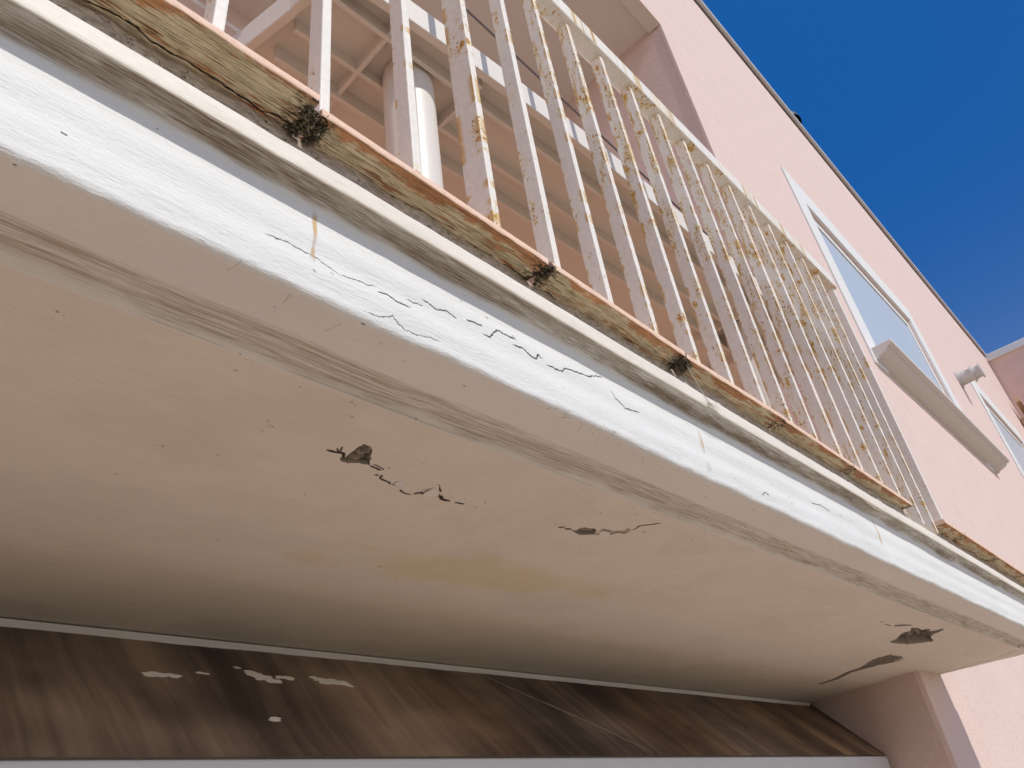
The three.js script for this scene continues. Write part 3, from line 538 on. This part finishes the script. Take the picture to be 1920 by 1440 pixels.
// ---------------------------------------------------------------- garden table on the balcony
{
  const t = thing('garden_table', 'white plastic garden table with ribbed underside standing behind the railing', 'table', [2.9, 1.4, 1.9]);
  const Y = 2.765;
  const fz = x => 1.072 + 0.085 * Math.pow(clamp((2.6 - x) / 1.6), 1.6);         // front edge, slightly askew
  const outline = new THREE.Shape();
  const pts = []; const xl = 0.76, xr = 4.95;
  for (let k = 0; k <= 10; k++) { const a = k / 10 * Math.PI / 2; pts.push([xl + 0.22 - 0.22 * Math.cos(a) + 0.0, -(fz(1.0) + 0.26 - 0.26 * Math.sin(a))]); }
  for (let k = 0; k <= 12; k++) { const x = mix(1.1, xr - 0.3, k / 12); pts.push([x, -fz(x)]); }
  for (let k = 0; k <= 10; k++) { const a = k / 10 * Math.PI / 2; pts.push([xr - 0.22 + 0.22 * Math.sin(a), -(fz(xr) + 0.26 - 0.26 * Math.cos(a))]); }
  pts.push([xr - 0.05, -2.6], [xr - 0.25, -2.75], [xl + 0.1, -2.85], [xl - 0.12, -2.65], [xl - 0.10, -1.9]);
  outline.setFromPoints(pts.map(p => new THREE.Vector2(...p)));
  const flat = (shape, y0, depth, bev) => { const g = new THREE.ExtrudeGeometry(shape, { depth, bevelEnabled: bev > 0, bevelSize: bev, bevelThickness: bev, bevelSegments: 3, bevelOffset: -bev, curveSegments: 8 }); g.rotateX(-Math.PI / 2); g.scale(1, 1, 1); g.translate(0, y0, 0); return g; };
  // shape was drawn as (x, z): rotateX(-90) sends shape y to -z, so flip it first
  const flipShape = (list) => new THREE.Shape(list.map(p => new THREE.Vector2(p[0], -p[1])));
  const ring = flipShape(pts), inner = pts.map(p => [2.92 + (p[0] - 2.92) * 0.986, -1.98 + (p[1] + 1.98) * 0.96]);
  const full = flipShape(pts);
  part('tabletop', flat(full, Y + 0.085, 0.05, 0.012), M.plastic, t);
  ring.holes.push(new THREE.Path(inner.map(p => new THREE.Vector2(p[0], -p[1]))));
  part('apron', flat(ring, Y, 0.082, 0.006), M.plastic, t);
  const rib = (x0, x1, z0, z1, w, y0) => { const L = Math.hypot(x1 - x0, z1 - z0), g = new THREE.BoxGeometry(L, Y + 0.085 - y0, w); g.rotateY(Math.atan2(z1 - z0, x1 - x0)); g.translate((x0 + x1) / 2, (y0 + Y + 0.085) / 2, -(z0 + z1) / 2); part('rib', g, M.plastic, t); };
  const rz = [1.215, 1.42, 1.56, 1.95, 2.35];
  rz.forEach((z, k) => rib(xl + 0.06, xr - 0.06, z + 0.06, z - 0.07, 0.018, Y - 0.012 + (k % 2) * 0.02));
  for (const x of [1.10, 1.53, 3.95, 4.40]) rib(x, x + 0.02, 1.18, 2.72, 0.018, Y + 0.006);
  for (const [x, z] of [[1.30, 1.385], [4.15, 1.38], [1.25, 2.40], [4.3, 2.4]]) {
    const g = new THREE.CylinderGeometry(0.106, 0.098, Y - 1.4 + 0.06, 40); g.translate(x, (Y + 0.06 + 1.4) / 2, -z); part('leg', g, M.plastic, t);
  }
}
// ---------------------------------------------------------------- clothes lines
function wire(name, label, a, b, r, m, group) {
  const o = thing(name, label, 'clothesline', a);
  const c = new THREE.LineCurve3(new THREE.Vector3(a[0], a[1], -a[2]), new THREE.Vector3(b[0], b[1], -b[2])); part('cord', new THREE.TubeGeometry(c, 40, r, 8), m, o); return o;
}
wire('clothesline', 'dark clothesline stretched under the loggia ceiling above the table', [-8.9, 6.3, 1.98], [7.7, 6.3, 2.33], 0.012, std({ color: lin(0.16, 0.14, 0.14), roughness: 0.5 }));
wire('clothesline', 'pale clothesline running along the back of the loggia', [-8.9, 8.6, 4.97], [7.7, 8.6, 5.06], 0.02, std({ color: lin(0.7, 0.7, 0.72), roughness: 0.5 }));

// ---------------------------------------------------------------- moss in the coping joints
function moss(x, y, z, n, spread, label, seed, hue) {
  const o = thing('moss_tuft', label, 'moss', [x, y, z], 'moss in the coping joints');
  const r = rng(seed), P = [], C = [], I = [];
  for (let k = 0; k < n; k++) {
    let bx, by, bz, tries = 0; do { bx = x + (r() + r() - 1) * 1.3 * spread[0]; by = y + (r() + r() - 1) * spread[1]; bz = z + (r() - 0.5) * 2 * spread[2]; } while (fbm(bx * 70 + seed, by * 70 + bz * 45, 2) < 0.54 && ++tries < 14);
    const l = 0.003 + r() * r() * 0.014, th = r() * 6.283, ph = (r() - 0.65) * 2.2, dx = Math.cos(th) * Math.cos(ph) * l, dy = Math.sin(ph) * l, dz = Math.sin(th) * Math.cos(ph) * l, s = 0.0016 + r() * 0.003;
    const q = P.length / 3, g = r();
    const c = g < 0.4 ? [0.045, 0.038, 0.028] : g < 0.62 ? [0.13, 0.12, 0.05] : g < 0.82 ? [0.26, 0.22, 0.13] : [0.38, 0.34, 0.29]; const m = 0.7 + r() * 0.6 * hue;
    P.push(bx - s, by, -bz, bx + s, by, -bz, bx, by + s, -bz - s, bx + dx, by + dy, -bz + dz); for (let i = 0; i < 4; i++) C.push(c[0] * m, c[1] * m, c[2] * m);
    I.push(q, q + 1, q + 3, q + 1, q + 2, q + 3, q + 2, q, q + 3);
  }
  const g = new THREE.BufferGeometry(); g.setAttribute('position', new THREE.Float32BufferAttribute(P, 3)); g.setAttribute('color', new THREE.Float32BufferAttribute(C, 3)); g.setIndex(I); const g2 = g.toNonIndexed(); g2.computeVertexNormals();
  part('strands', g2, std({ vertexColors: true, roughness: 1 }), o);
}
moss(0.588, 1.484, 0.968, 2000, [0.034, 0.015, 0.040], 'thick yellow and black moss clump at the widest coping joint below a baluster', 3, 1.2);
moss(1.408, 1.488, 0.965, 1000, [0.016, 0.014, 0.036], 'green and black moss tuft in second coping joint from the thick moss clump', 4, 1);
moss(2.183, 1.474, 0.978, 1200, [0.040, 0.010, 0.030], 'black matted moss hanging in the joint above the broken cream trim', 6, 0.7);

{ // spider threads below the black moss
  const o = thing('cobweb', 'thin spider threads hanging across the broken cream trim', 'cobweb', [2.2, 1.40, 0.945]);
  const m = std({ color: lin(0.62, 0.6, 0.58), roughness: 0.8 });
  for (const [a, b, sag] of [[[2.185, 1.462, 0.955], [2.235, 1.30, 0.936], 0.004], [[2.235, 1.30, 0.936], [2.33, 1.283, 0.942], 0.012], [[2.20, 1.35, 0.938], [2.36, 1.278, 0.944], 0.02], [[2.36, 1.278, 0.944], [2.37, 1.225, 0.992], 0.004]]) {
    const pts = []; for (let k = 0; k <= 8; k++) { const f = k / 8; pts.push(new THREE.Vector3(mix(a[0], b[0], f), mix(a[1], b[1], f) - sag * 4 * f * (1 - f), -mix(a[2], b[2], f))); }
    part('thread', new THREE.TubeGeometry(new THREE.CatmullRomCurve3(pts), 24, 0.0009, 5), m, o);
  }
}

renderer.render(scene, camera);
